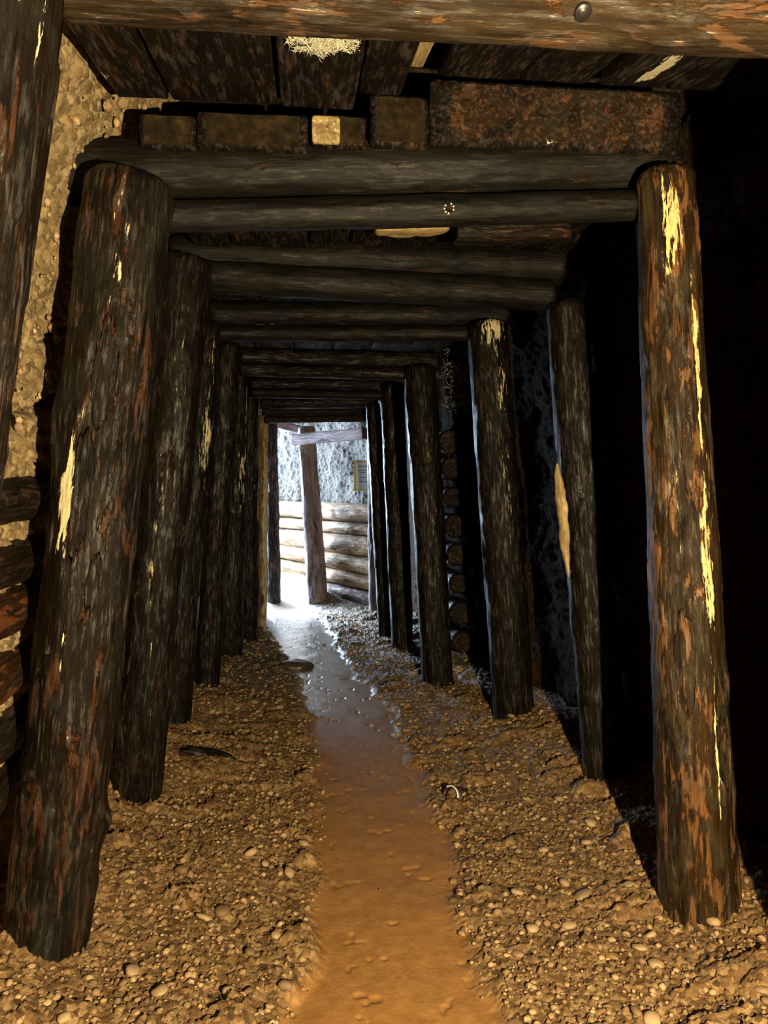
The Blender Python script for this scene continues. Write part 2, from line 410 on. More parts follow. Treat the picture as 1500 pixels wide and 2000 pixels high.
# ---------------------------------------------------------------- timbers
SEED = [100]
def sweep(name, p0, p1, r0, r1, mats, up=(0, 0, 1), rect=None, M=56, step=.014, rough=1.0, notch=None, bow=0.0,
          pale=(), bulges=(), bevel=.02, taper=0, parent=None, **tags):
    """a log (or a rough-sawn beam when rect=(w,h)) from p0 to p1; origin at p0, local Z along the axis"""
    SEED[0] += 1; sd = SEED[0]
    p0, p1 = Vector(p0), Vector(p1)
    ax = p1 - p0; L = ax.length; zx = ax.normalized()
    yx = Vector(up); yx = (yx - zx * yx.dot(zx)).normalized(); xx = yx.cross(zx)
    n = max(8, int(L / step))
    t = np.linspace(0, 1, n + 1)
    if rect:
        wd, ht = rect
        per = []
        c = min(wd, ht) * .07
        pts = [(-wd / 2 + c, -ht / 2), (wd / 2 - c, -ht / 2), (wd / 2, -ht / 2 + c), (wd / 2, ht / 2 - c), (wd / 2 - c, ht / 2), (-wd / 2 + c, ht / 2), (-wd / 2, ht / 2 - c), (-wd / 2, -ht / 2 + c)]
        for i in range(8):
            a, b = np.array(pts[i]), np.array(pts[(i + 1) % 8])
            k = max(1, int(np.linalg.norm(b - a) / max(step, .012)))
            for j in range(k): per.append(a + (b - a) * j / k)
        per = np.array(per); M = len(per)
        rad = np.linalg.norm(per, axis=1); ang = np.arctan2(per[:, 1], per[:, 0])
        R = np.repeat(rad[None, :], n + 1, 0)
    else:
        ang = np.linspace(0, 2 * np.pi, M, endpoint=False)
        R = np.repeat((r0 + (r1 - r0) * t)[:, None], M, 1)
    A = np.repeat(ang[None, :], n + 1, 0); T = np.repeat(t[:, None], M, 1); Z = T * L
    base = r0 if not rect else min(rect) * .5
    ca, sa = np.cos(A), np.sin(A)
    if not rect:
        R = R * (1 + .045 * rough * fbm(ca * 1.2, sa * 1.2, Z * 1.6, sd, 3))
        R = R + .0035 * rough * fbm(ca * base * 60, sa * base * 60, Z * 5, sd + 3, 4)
        pl = fbm(ca * base * 22, sa * base * 22, Z * 6, sd + 5, 4)
        R = R + .0035 * rough * sstep(.02, .10, pl) + .003 * rough * sstep(.25, .32, pl)
    else:
        R = R + .003 * rough * fbm(ca * base * 40, sa * base * 40, Z * 4, sd + 3, 4) + .004 * rough * fbm(ca, sa, Z * 2, sd, 2)
    for (bt, ba, bs, bh) in bulges:
        da = (A - math.radians(ba) + np.pi) % (2 * np.pi) - np.pi
        R = R + bh * np.exp(-(((T - bt) * L / bs) ** 2 + (da * base / bs) ** 2))
    # rounded arrises at both ends
    e = np.minimum(Z, L - Z)
    R = R * (1 - .16 * np.clip(1 - e / bevel, 0, 1) ** 2)
    if taper:
        R = R * (.12 + .88 * np.sin(np.pi * np.clip(T, 0, 1)) ** taper) * (1 + .35 * fbm(ca * 2, sa * 2, Z * 25, sd + 12, 3))
    px, py = R * ca, R * sa
    if bow:
        px = px + bow * np.sin(np.pi * T) ; py = py + bow * .6 * np.sin(np.pi * T + .5)
    if notch:
        nh, ny = notch
        m = (L - Z < nh) & (py > ny)
        py = np.where(m, ny, py)
    jag = np.zeros_like(Z)
    if rough > 0:
        kj = .002 if rect else .006
        jag[0] = kj * fbm(ca[0] * 3, sa[0] * 3, Z[0], sd + 8, 2); jag[-1] = kj * fbm(ca[-1] * 3, sa[-1] * 3, Z[0], sd + 9, 2)
    V = np.stack([px, py, Z + jag], -1).reshape(-1, 3)
    pal = np.zeros((n + 1, M))
    for (pt, pa, dt, da_, st) in pale:
        dA = (A - math.radians(pa) + np.pi) % (2 * np.pi) - np.pi
        pal = np.maximum(pal, st * np.exp(-(((T - pt) / dt) ** 2 + (dA / math.radians(da_)) ** 2)))
    ring = np.arange(M); nxt = (ring + 1) % M
    fs = []
    for i in range(n):
        fs.append(np.stack([i * M + ring, i * M + nxt, (i + 1) * M + nxt, (i + 1) * M + ring], -1))
    side = np.concatenate(fs)
    # end caps: an inner ring and a centre
    extra = []; faces_cap = []
    base_i = len(V); k0 = base_i
    palx = []
    for e_i, sgn in ((0, 1), (n, -1)):
        rg = V[e_i * M:(e_i + 1) * M]
        cen = rg.mean(0)
        inner = cen + (rg - cen) * .5
        inner[:, 2] += sgn * .002
        extra.append(inner); extra.append(cen[None, :]); palx += [0] * (M + 1)
        ci = k0 + M
        for j in range(M):
            a, b = e_i * M + j, e_i * M + (j + 1) % M
            c_, d_ = k0 + (j + 1) % M, k0 + j
            q = [a, d_, c_, b] if sgn == 1 else [a, b, c_, d_]
            faces_cap.append(q)
            faces_cap.append([d_, ci, c_, c_] if sgn == 1 else [d_, c_, ci, ci])
        k0 += M + 1
    V = np.concatenate([V] + extra)
    allf = [list(f) for f in side.tolist()]
    nside = len(allf)
    for q in faces_cap:
        allf.append(q[:3] if q[2] == q[3] else q)
    me = bpy.data.meshes.new(name)
    me.from_pydata(V.tolist(), [], allf)
    mi = np.zeros(len(allf), np.int32); mi[nside:] = 1
    for m in mats: me.materials.append(m)
    me.polygons.foreach_set('material_index', mi)
    sm = np.ones(len(allf), bool); sm[nside:] = False
    me.polygons.foreach_set('use_smooth', sm)
    attr(me, 'pale', np.concatenate([pal.ravel(), np.array(palx)]))
    me.update()
    o = bpy.data.objects.new(name, me); COL.objects.link(o)
    o.matrix_world = Matrix.Translation(p0) @ Matrix((xx, yx, zx)).transposed().to_4x4()
    if parent:
        bpy.context.view_layer.update()
        o.parent = parent; o.matrix_parent_inverse = parent.matrix_world.inverted()
    if 'label' in tags and not parent: o['kind'] = 'thing'
    for k, v in tags.items():
        if v: o[{'cat': 'category'}.get(k, k)] = v
    o['L'] = L
    del o['L']
    return o

POSTS = {}
def post(key, Y, top, hw0, bot, hw1, label, mat=BARK, under=.16, group=None, notch=True, **kw):
    a, b = P(*bot, Y), P(*top, Y)
    ax = (b - a).normalized()
    s = Y / F
    o = sweep('timber_post', a - ax * under, b, hw1 * s, hw0 * s, [mat, END], up=(0, 1, 0),
              step=.012 if Y < 4 else .02, M=72 if Y < 3 else 48, notch=(.14, .01) if notch else None,
              bevel=.035, label=label, cat='mine timber post', group=group, **kw)
    POSTS[key] = o
    return o

GL, GR = 'timber posts along the left side', 'timber posts along the right side'
post('L0', 1.4, (-8, -70), 122, (-350, 2350), 138, 'very near rough bark post cut off by the left edge of the view', BARKR, group=GL,
     pale=[(.98, -60, .03, 35, .7), (.95, -20, .05, 14, .6), (.85, -75, .05, 14, .45)])
post('L1', 2.3, (255, 350), 80, (90, 1845), 78, 'thick dark log post at front left, bulging low on its right side', BARKR, group=GL,
     pale=[(.61, -113, .09, 15, .95), (.70, -90, .3, 20, .3), (.9, -80, .1, 30, .3), (.45, -95, .04, 6, .7)], bulges=[(.22, 8, .05, .022), (.7, -170, .1, .01)])
post('L2', 3.37, (368, 505), 45, (266, 1562), 46, 'dark bark post just behind the thick front left post', BARK, group=GL,
     pale=[(.8, -80, .12, 40, .45), (.55, -90, .2, 30, .4), (.35, -80, .06, 25, .55)])
post('L3', 4.4, (398, 628), 32, (338, 1430), 30, 'third left post, amber streak of bare wood on its right edge', BARK, group=GL,
     pale=[(.72, -40, .12, 28, .85), (.9, -40, .1, 20, .6)])
post('L4', 5.35, (446, 670), 24, (402, 1343), 26, 'fourth left post, brown, with a square cut top', BARK, group=GL, pale=[(.7, -60, .2, 25, .4)])
post('L5', 6.4, (468, 690), 19, (450, 1270), 23, 'fifth left post, dark with whitish streaks halfway up', BARK, group=GL, pale=[(.62, -50, .14, 30, .75), (.85, -30, .2, 15, .6)])  # whitish streaks colour in daylight bounced onto the right side
post('L6', 7.1, (486, 750), 18, (487, 1250), 17, 'sixth left post, dark, just before the sunlit thin post', BARK, group=GL, pale=[(.7, -40, .2, 25, .5)])  # pale streak colours in bounced daylight here too
post('L7', 7.9, (513, 812), 11, (511, 1222), 9, 'thin left post with a face coloured pale as if sunlit, last before the bend', TANW, group=GL, pale=[(.9, -60, .06, 40, .7), (.5, -40, .7, 70, .9)])  # long pale stripe paints the bounced daylight on its right side
post('R0', 1.4, (1730, -20), 130, (1840, 2350), 140, 'near right post under the front roof beam, beyond the right edge', BARKR, group=GR)
post('R1', 2.3, (1296, 338), 56, (1372, 1838), 82, 'front right log post with golden peeling streaks', BARKG, group=GR,
     pale=[(.93, -110, .06, 22, .8), (.75, -72, .16, 11, .7), (.52, -74, .12, 14, .8), (.32, -80, .12, 5, .8), (.6, -120, .2, 8, .35)])
post('R2', 3.37, (1105, 592), 40, (1190, 1575), 46, 'second right post with a pale splintered split on its left edge', BARK, group=GR)
post('R3', 4.4, (950, 630), 40, (1006, 1420), 40, 'third right post with a pale peeled top', BARK, group=GR,
     pale=[(.975, -85, .045, 45, .95), (.85, -70, .14, 22, .55), (.6, -75, .2, 20, .45)])
post('R4', 5.35, (819, 714), 31, (856, 1342), 30, 'fourth right post, dark brown, in front of stacked log ends', BARK, group=GR, pale=[(.6, -80, .3, 25, .38)])
post('R5', 6.5, (766, 748), 23, (786, 1264), 21, 'fifth right post, nearly black with a thin blue lit edge', BARK, group=GR)
post('R6', 7.2, (728, 788), 14, (753, 1238), 14, 'sixth right post, black with a broad blue white lit edge', BARK, group=GR)
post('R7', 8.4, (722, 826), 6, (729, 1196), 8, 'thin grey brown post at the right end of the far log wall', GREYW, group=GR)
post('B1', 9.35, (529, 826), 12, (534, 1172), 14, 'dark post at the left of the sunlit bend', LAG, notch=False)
post('B2', 9.2, (598, 833), 16, (621, 1176), 20, 'grey purple post standing alone before the far log wall', GREYW, notch=False, pale=[(.9, -110, .12, 50, .5)])  # paler top paints the light falling on the upper front

# the split on the second right post
a, b = P(1088, 905, 3.24), P(1112, 1130, 3.22)
sweep('splinter', a, b, .02, .02, [SPLIT, SPLIT], up=(0, 1, 0), rect=(.032, .03), rough=4.0, step=.006, bevel=.05, taper=.8, parent=POSTS['R2'], label='pale splintered wood')

CAPS = {}
def beam(key, Ya, a, Yb, b, hw, name, label, mat=CAPW, group=None, hwb=None, **kw):
    pa, pb = P(*a, Ya), P(*b, Yb)
    o = sweep(name, pa, pb, hw * Ya / F, (hwb or hw) * Yb / F, [mat, END], step=.014 if Ya < 4 else .022,
              M=64 if Ya < 3 else 40, cat='roof beam' if name == 'cap_beam' else 'spreader log', label=label, group=group, rough=.55, bevel=.012, **kw)
    CAPS[key] = o
    return o
GC, GS = 'cap beams across the tunnel roof', 'spreader logs under the cap beams'
H0 = beam('H0', 1.50, (110, -72), 1.50, (1660, 14), 94, 'cap_beam', 'nearest pale brown roof beam along the top edge, with a dark bolt', PALEW, GC)
beam('H1', 2.46, (132, 340), 2.46, (1312, 326), 56, 'cap_beam', 'long thick grey brown beam resting on the front pair of posts', CAPW, GC, pale=[(.75, -60, .15, 40, .25)])
beam('H2', 2.36, (318, 424), 2.36, (1262, 402), 29, 'spreader_log', 'slim log wedged between the front posts, with a white ringed knot', CAPW, GS)
beam('H3', 3.52, (338, 496), 3.52, (1098, 522), 36, 'cap_beam', 'second cap beam, dark brown, lying over a reddish spreader log', CAPW, GC)
beam('H4', 3.43, (406, 541), 3.43, (1078, 577), 30, 'spreader_log', 'reddish brown spreader between the second pair of posts', CAPW, GS, pale=[(.1, -120, .1, 40, .2)])
beam('H5', 4.54, (412, 614), 4.54, (992, 618), 25, 'cap_beam', 'third cap beam, dark with a small whitish scuff', CAPW, GC, hwb=23, pale=[(.2, -100, .06, 40, .8)])
beam('H6', 4.45, (424, 651), 4.45, (918, 652), 15, 'spreader_log', 'thin spreader log between the third pair of posts', CAPW, GS)
beam('H7', 5.48, (468, 696), 5.48, (858, 706), 18, 'cap_beam', 'fourth cap beam, charred dark, sagging to the right', BARK, GC)
beam('H8', 5.40, (466, 720), 5.40, (796, 731), 13, 'spreader_log', 'spreader between the fourth posts with a blue lit lower edge', BARK, GS)
beam('H9', 6.62, (488, 750), 6.62, (776, 752), 14, 'cap_beam', 'fifth cap beam, black and half hidden', BARK, GC)
beam('H10', 6.5, (490, 767), 6.5, (748, 773), 9, 'spreader_log', 'spreader between the fifth posts with rusty brown patches', CAPW, GS)
beam('H11', 7.3, (508, 789), 7.3, (738, 785), 11, 'cap_beam', 'sixth cap beam, black, over the last bright opening', BARK, GC)
beam('H12', 7.9, (512, 806), 7.9, (722, 803), 8, 'cap_beam', 'last straight cap beam with a white lit top edge', CAPW, GC)
beam('H13', 7.82, (516, 820), 7.82, (716, 816), 7, 'spreader_log', 'last spreader log, grey and speckled, before the bend', LAG, GS, pale=[(.5, -90, .6, 60, .35)])
# the bend's own timbers
sweep('cross_beam', P(572, 859, 9.15), P(716, 846, 8.35), .05, .05, [GREYW, GREYW], rect=(.09, .125), step=.02, label='purple grey squared beam crossing the lone far post', cat='roof beam')
sweep('cross_beam', P(522, 822, 9.55), P(592, 841, 9.38), .05, .05, [GREYW, GREYW], rect=(.09, .10), step=.02, label='short purple grey beam slanting down to the lone far post', cat='roof beam')

# bolt on the nearest beam, knots
def disc(name, c, r, d, nrm, mat, parent, label, ring=True):
    bmv = []; fs = []
    M = 24
    prof = [(r, -d), (r, d * .4), (r * .86, d * .75), (r * .62, d * .7), (r * .5, d), (r * .2, d * 1.05)] if ring else [(r, -d), (r * .8, d * .8), (r * .3, d)]
    for (rr, zz) in prof:
        for j in range(M):
            a_ = 2 * math.pi * j / M; bmv.append((rr * math.cos(a_), rr * math.sin(a_), zz))
    bmv.append((0, 0, prof[-1][1])); 
    for i in range(len(prof) - 1):
        for j in range(M):
            fs.append((i * M + j, i * M + (j + 1) % M, (i + 1) * M + (j + 1) % M, (i + 1) * M + j))
    k = (len(prof) - 1) * M
    for j in range(M): fs.append((k + j, k + (j + 1) % M, len(bmv) - 1))
    me = mesh_from(name, bmv, fs)
    o = link(name, me, [mat])
    o.matrix_world = Matrix.Translation(c) @ Vector(nrm).normalized().to_track_quat('Z', 'Y').to_matrix().to_4x4()
    bpy.context.view_layer.update()
    o.parent = parent; o.matrix_parent_inverse = parent.matrix_world.inverted()
    if label: o['label'] = label
    return o
IRON = plain('dark_iron', (.035, .032, .03), .35, .6)
RESIN = plain('white_resin', (.62, .56, .42), .5)
def surf_pt(px, py, o, r):
    """where the ray through a pixel meets the cylinder of log o"""
    d = (RM @ Vector(((px - 750) / F, (1000 - py) / F, -1.0))).normalized()
    p0 = o.matrix_world.translation; zx = o.matrix_world.to_3x3().col[2]
    m = CAM - p0; dd = d - zx * d.dot(zx); mm = m - zx * m.dot(zx)
    A, B, C = dd.dot(dd), 2 * dd.dot(mm), mm.dot(mm) - r * r
    disc_ = B * B - 4 * A * C
    t = (-B - math.sqrt(max(disc_, 0))) / (2 * A)
    q = CAM + d * t; n = (q - p0); n = (n - zx * n.dot(zx)).normalized()
    return q, n
bpy.context.view_layer.update()
q, n = surf_pt(1138, 23, H0, 94 * 1.5 / F)
disc('bolt_head', q, .017, .008, n, IRON, H0, 'dark round bolt head')
q, n = surf_pt(877, 407, CAPS['H2'], 29 * 2.36 / F)
disc('knot', q, .013, .004, n, LAG, CAPS['H2'], 'knot ringed with white resin')
for k in range(9):
    if k in (2, 6): continue
    a_ = k * .698
    tx = n.orthogonal().normalized(); ty = n.cross(tx)
    disc('resin_bead', q + (tx * math.cos(a_) + ty * math.sin(a_)) * .014, .0032, .004, n, RESIN, CAPS['H2'], 'white resin bead', False)

# ---------------------------------------------------------------- roof planks
def plank(label, xa, xb, Ya, Yb, za, zb, th=.07, mat=PLANK, group=None, dx=0, pale=(), shift=0):
    c = (xa + xb) / 2; wd = xb - xa - .006
    return sweep('roof_plank', (c, Ya, za + th / 2), (c + shift, Yb, zb + th / 2), .05, .05, [mat, mat], up=(0, 0, 1), rect=(wd, th), step=.016 if Ya < 3 else .04,
                 label=label, cat='roof plank', group=group, pale=pale, bevel=.006)
G0 = 'planks over the nearest roof bay'
# sweep x axis: y_up x z_axis(+Y) = +Z x +Y = -X ; so local angle -90 faces down
pl0 = plank('leftmost front roof plank, dark with white specks along its edge', -.555, -.40, 1.45, 2.36, 2.355, 2.51, group=G0, pale=[(.35, -90, .1, 50, .6), (.8, -20, .2, 20, .7)])
pl1 = plank('wide dark front roof plank second from the left', -.395, -.085, 1.45, 2.36, 2.355, 2.51, group=G0)
pl2 = plank('front roof plank carrying a fluffy white mould patch', -.08, .145, 1.45, 2.36, 2.36, 2.505, group=G0)
pl3 = plank('reddish front roof plank beside the pale gap', .15, .285, 1.45, 2.32, 2.37, 2.535, group=G0, pale=[])
pl4 = plank('front roof plank with greenish white streaks right of the gap', .385, .63, 1.45, 2.30, 2.38, 2.59, group=G0, pale=[(.7, -80, .4, 12, .75), (.7, -110, .3, 9, .6)])
pl5 = plank('plain brown front roof plank left of the bright splintered one', .635, .845, 1.45, 2.30, 2.38, 2.59, group=G0, pale=[(.7, -60, .2, 10, .7)])
pl6 = plank('front roof plank with a bright splintered pale strip', .885, 1.09, 1.45, 2.30, 2.38, 2.59, group=G0, pale=[(.75, -92, .35, 38, 1.3)])
pl7 = plank('rightmost front roof plank in deep shade', 1.095, 1.35, 1.45, 2.30, 2.38, 2.59, group=G0)
plank('pale strip of wood seen through the gap in the front roof', .275, .345, 1.5, 2.28, 2.42, 2.60, th=.03, mat=SPLIT, group=G0)
# second bay: their sawn ends sit on the front cap beam
G1 = 'planks over the second roof bay'
def plank_px(label, x0, x1, yt, yb, Y, Yb, zb_add=.06, endmat=None, **kw):
    a, b = P(x0, yb, Y), P(x1, yt, Y)
    th = b.z - a.z
    c = (a.x + b.x) / 2
    o = sweep('roof_plank', (c, Y, (a.z + b.z) / 2), (c, Yb, (a.z + b.z) / 2 + zb_add), .05, .05, [PLANK, endmat or END], rect=(b.x - a.x, th), step=.014,
              label=label, cat='roof plank', group=G1, bevel=.006, **kw)
    return o
plank_px('short dark plank end at the left above the front cap beam', 272, 380, 224, 284, 2.34, 3.62)
plank_px('long grey plank end second from left above the front cap beam', 384, 601, 224, 284, 2.34, 3.62)
pk = plank_px('small plank with a half pale end beside the thick one', 608, 716, 226, 282, 2.34, 3.62)
plank_px('short upright plank end left of the thick wide roof slab', 724, 838, 186, 282, 2.34, 3.62)
plank_px('thick wide slab above the right half of the front cap beam', 842, 1334, 178, 276, 2.34, 3.62, endmat=SLABW, pale=[(.0, -80, .01, 30, .6)])
# pale half of the sawn end
pa, pb = P(610, 281, 2.336), P(664, 227, 2.336)
sweep('bare_end_patch', ((pa.x + pb.x) / 2, 2.330, (pa.z + pb.z) / 2), ((pa.x + pb.x) / 2, 2.346, (pa.z + pb.z) / 2), .02, .02, [SPLIT, SPLIT], rect=(pb.x - pa.x, pb.z - pa.z - .004), step=.004, rough=.6, bevel=.003, parent=pk, label='pale sawn wood')

# pale slab between the first and second beams
a, b = P(733, 453, 2.9), P(880, 449, 2.9)
sweep('roof_slab', (a.x, 2.92, a.z + .012), (b.x, 2.92, b.z + .012), .02, .02, [SPLIT, SPLIT], rect=(.10, .035), rough=2, step=.006, bevel=.02, taper=.35, label='bright bare slab of wood wedged behind the spreader log with the ringed knot', cat='wood slab')
a, b = P(890, 462, 2.95), P(1108, 462, 2.95)
sweep('roof_slab', (a.x, 2.97, a.z + .02), (b.x, 2.97, b.z + .02), .02, .02, [LAG, END], rect=(.12, .06), rough=4, step=.008, bevel=.03, label='rough dark broken slab right of the bright bare one', cat='wood slab', pale=[(.7, 0, .2, 90, .35)])

bays = [(3.40, 4.75, 2.49, 'third'), (4.45, 5.7, 2.47, 'fourth'), (5.4, 6.85, 2.40, 'fifth'), (6.5, 7.6, 2.33, 'sixth'), (7.2, 8.3, 2.30, 'seventh')]
posn = ['far left', 'left', 'middle left', 'middle right', 'right', 'far right']
for (ya, yb, z0, nm) in bays:
    x0 = -.72 + (ya - 3.4) * .03; x1 = 1.28 - (ya - 3.4) * .12
    ed = np.linspace(x0, x1, 7)
    for i in range(6):
        plank(f'dark plank over the {nm} roof bay, {posn[i]} of six', ed[i], ed[i + 1], ya, yb, z0 + .01 * (i % 2), z0 + .05 + .01 * (i % 2), .05,
              mat=PLANK, group=f'planks over the {nm} roof bay', pale=[(.3, -90, .15, 25, .5)] if (i + int(ya)) % 3 == 0 else ())
for i in range(5):
    c0 = Vector((-1.6 + i * .5, 8.3 + .55 * (4 - i) * .25, 2.42)); 
    sweep('roof_plank', c0, c0 + Vector((-.75, 2.3, .05)), .05, .05, [PLANK, END], rect=(.42, .05), step=.05, label=f'wide plank over the far bend, {["first", "second", "third", "fourth", "fifth"][i]} from the left', cat='roof plank', group='planks over the far bend')

# ---------------------------------------------------------------- fungus and mould
MOULD = plain('white_mould', (.62, .60, .46), .95)
def tufts(name, pts, r, mat, parent=None, **tags):
    """many short fine threads as thin three-sided tubes in one mesh"""
    V, Fc = [], []
    for (p, d, ln) in pts:
        d = Vector(d).normalized(); o1 = d.orthogonal().normalized(); o2 = d.cross(o1)
        b0 = len(V); segs = 4
        cur = Vector(p); dr = d.copy()
        for s in range(segs + 1):
            for k in range(3):
                a_ = k * 2.094
                V.append(tuple(cur + (o1 * math.cos(a_) + o2 * math.sin(a_)) * r * (1 - .7 * s / segs)))
            dr = (dr + Vector((random.uniform(-.7, .7), random.uniform(-.7, .7), random.uniform(-.5, .5)))).normalized()
            cur = cur + dr * ln / segs
        for s in range(segs):
            for k in range(3):
                Fc.append((b0 + s * 3 + k, b0 + s * 3 + (k + 1) % 3, b0 + s * 3 + 3 + (k + 1) % 3, b0 + s * 3 + 3 + k))
    me = mesh_from(name, V, Fc)
    return link(name, me, [mat], parent, **tags)
pts = []
for i in range(2600):
    u, v_ = random.gauss(0, 1), random.gauss(0, 1)
    x = .037 + u * .046; y = 1.865 + v_ * .042
    if u * u + v_ * v_ * .8 > 3.4 + 1.2 * math.sin(u * 4 + 1) or float(fbm(np.array([u * 1.6]), np.array([v_ * 1.6]), np.array([0.5]), 15, 3)[0]) < -.12 + .1 * math.sin(i): continue
    z = 2.36 + (y - 1.45) / .91 * .145 - .001
    ang_ = random.uniform(0, 6.28)
    pts.append(((x, y, z), (math.cos(ang_) * 1.5, math.sin(ang_) * 1.5, -.35), random.uniform(.006, .02)))
bpy.context.view_layer.update()
mo = tufts('mould_patch', pts, .0011, MOULD)
mo.parent = pl2; mo.matrix_parent_inverse = pl2.matrix_world.inverted(); mo['label'] = 'fluffy white mould'
pts = []
for i in range(150):
    p = P(random.uniform(868, 912), random.uniform(680, 806), random.uniform(5.35, 5.5))
    pts.append((p, (random.uniform(-1, 1), random.uniform(-.5, .5), random.uniform(-1.2, .6)), random.uniform(.02, .07)))
tufts('mould_threads', pts, .0013, MOULD, label='wispy white mould threads hanging beside the fourth right post', cat='mould', kind='stuff')

# ---------------------------------------------------------------- wall logs
GLW = 'lagging logs behind the left posts'
for (yc, ya_, lab, r, mt) in [(985, 995, 'topmost dark log on the left wall below the bright gravel', .068, LAG),
                         (1112, 1130, 'second log down on the left wall, dark under a pale gravel strip', .068, LAG),
                         (1205, 1240, 'third log down on the left wall, rusty brown', .075, RUST),
                         (1330, 1375, 'fourth log down on the left wall', .085, RUST),
                         (1455, 1520, 'fifth log down on the left wall', .08, LAG),
                         (1570, 1650, 'lowest log on the left wall near the gravel', .075, LAG)]:
    z0 = 1.35 - (yc - 960) * 2.25 / F
    x0 = float(xl(z0, 2.2))
    sweep('lagging_log', (x0 - .035, 1.05, z0 - .02), (x0 - .045, 3.5, z0 + .05), r, r * .9, [mt, END], step=.012, M=56, label=lab, cat='wall log', group=GLW, rough=.9)
GRW = 'stacked log ends on the right wall'
names = ['topmost', 'second from the top', 'third from the top', 'fourth from the top', 'fifth from the top', 'sixth from the top', 'seventh from the top', 'lowest']
for i, yy in enumerate([862, 914, 972, 1028, 1084, 1140, 1198, 1255]):
    p = P(890 + (i - 3) * 3.5, yy, 5.55)
    sweep('lagging_log', p, p + Vector((-.04, .75, 0)), .088 - .006 * (i % 3), .085, [BARK, LAG], step=.03, M=36, label=f'{names[i]} round log end stacked behind the fourth right post', cat='wall log', group=GRW, rough=.6)
GBW = 'logs of the far sunlit wall'
bn = ['top log of the far sunlit wall, tan', 'second log of the far sunlit wall, amber and slim', 'broad pale third log of the far sunlit wall',
      'fourth log of the far sunlit wall, knotted', 'fifth log of the far sunlit wall, dark brown', 'lowest log of the far sunlit wall, half buried']
for i, (yt, yb, m) in enumerate([(984, 1020, TANW), (1022, 1045, TANW), (1046, 1086, TANW), (1087, 1120, TANW), (1121, 1151, TANW), (1152, 1182, RUST)]):
    zt = 1.35 - (yt - 960) * 8.95 / F; zb_ = 1.35 - (yb - 960) * 8.95 / F
    r = (zt - zb_) / 2; zc = (zt + zb_) / 2
    off = .10 + .02 * (i % 2)
    a = BW0 + BWD * .12 + BWN * off; b = BW0 + BWD * 2.85 + BWN * off
    sweep('lagging_log', (a[0], a[1], zc), (b[0], b[1], zc + (.03 if i < 3 else .09)), r, r * .92, [m, END], step=.025, M=40, label=bn[i], cat='wall log', group=GBW, rough=1.0,
          pale=[(.2, 180, .5, 120, .75)] if i == 2 else ())

# ---------------------------------------------------------------- notice
sp = BW0 + BWD * .30 + BWN * .16
notice = bpy.data.objects.new('notice_board', None); COL.objects.link(notice)
notice['label'] = 'white notice in a yellow frame on the far wall'; notice['category'] = 'notice'
nb_ = BW0 + BWD * .42 + BWN * .10
nb = P(709, 929, nb_[1])
notice.location = nb
notice.rotation_euler = Vector((-.66, -.75, 0)).to_track_quat('Z', 'Y').to_euler()
YEL = plain('yellow_frame', (.62, .52, .16), .5)
WHT = plain('white_sheet', (.80, .80, .82), .5)
INK = plain('grey_ink', (.22, .22, .22), .7)
def boxm(name, c, s, mat, parent):
    V = [(c[0] + dx * s[0] / 2, c[1] + dy * s[1] / 2, c[2] + dz * s[2] / 2) for dx in (-1, 1) for dy in (-1, 1) for dz in (-1, 1)]
    Fc = [(0, 1, 3, 2), (4, 6, 7, 5), (0, 4, 5, 1), (2, 3, 7, 6), (0, 2, 6, 4), (1, 5, 7, 3)]
    me = mesh_from(name, V, Fc, False)
    o = link(name, me, [mat], parent)
    bv = o.modifiers.new('bevel', 'BEVEL'); bv.width = min(s) * .2; bv.segments = 2
    return o
W_, H_ = .25, .355
boxm('panel', (0, 0, 0), (W_ - .02, H_ - .02, .008), WHT, notice)
def frame_mesh():
    V, Fc = [], []
    for (hw, hh, z) in [(W_ / 2, H_ / 2, -.008), (W_ / 2, H_ / 2, .012), (W_ / 2 - .024, H_ / 2 - .024, .012), (W_ / 2 - .024, H_ / 2 - .024, -.008)]:
        V += [(-hw, -hh, z), (hw, -hh, z), (hw, hh, z), (-hw, hh, z)]
    for k in range(4):
        for j in range(4):
            Fc.append((k * 4 + j, k * 4 + (j + 1) % 4, ((k + 1) % 4) * 4 + (j + 1) % 4, ((k + 1) % 4) * 4 + j))
    return mesh_from('frame', V, Fc, False)
link('frame', frame_mesh(), [YEL], notice)
rnd = random.Random(3)
for (y, h, x0, x1) in [(.105, .018, -.06, .06), (.060, .012, -.07, .07), (.034, .012, -.04, .06), (-.02, .018, -.035, .05), (-.07, .012, -.07, .07)]:
    V, Fc = [], []
    x = x0; V += [(x0, y - .0012, .0046), (x1 + .01, y - .0012, .0046), (x1 + .01, y + .0012, .0046), (x0, y + .0012, .0046)]; Fc.append((0, 1, 2, 3))
    while x < x1:
        wd = rnd.uniform(.007, .02); b0 = len(V); hh = h * rnd.uniform(.6, 1)
        V += [(x, y - hh / 2, .0046), (x + wd, y - hh / 2, .0046), (x + wd, y + hh / 2, .0046), (x, y + hh / 2, .0046)]
        Fc.append((b0, b0 + 1, b0 + 2, b0 + 3)); x += wd + .005
    link('print_line', mesh_from('print_line', V, Fc, False), [INK], notice)

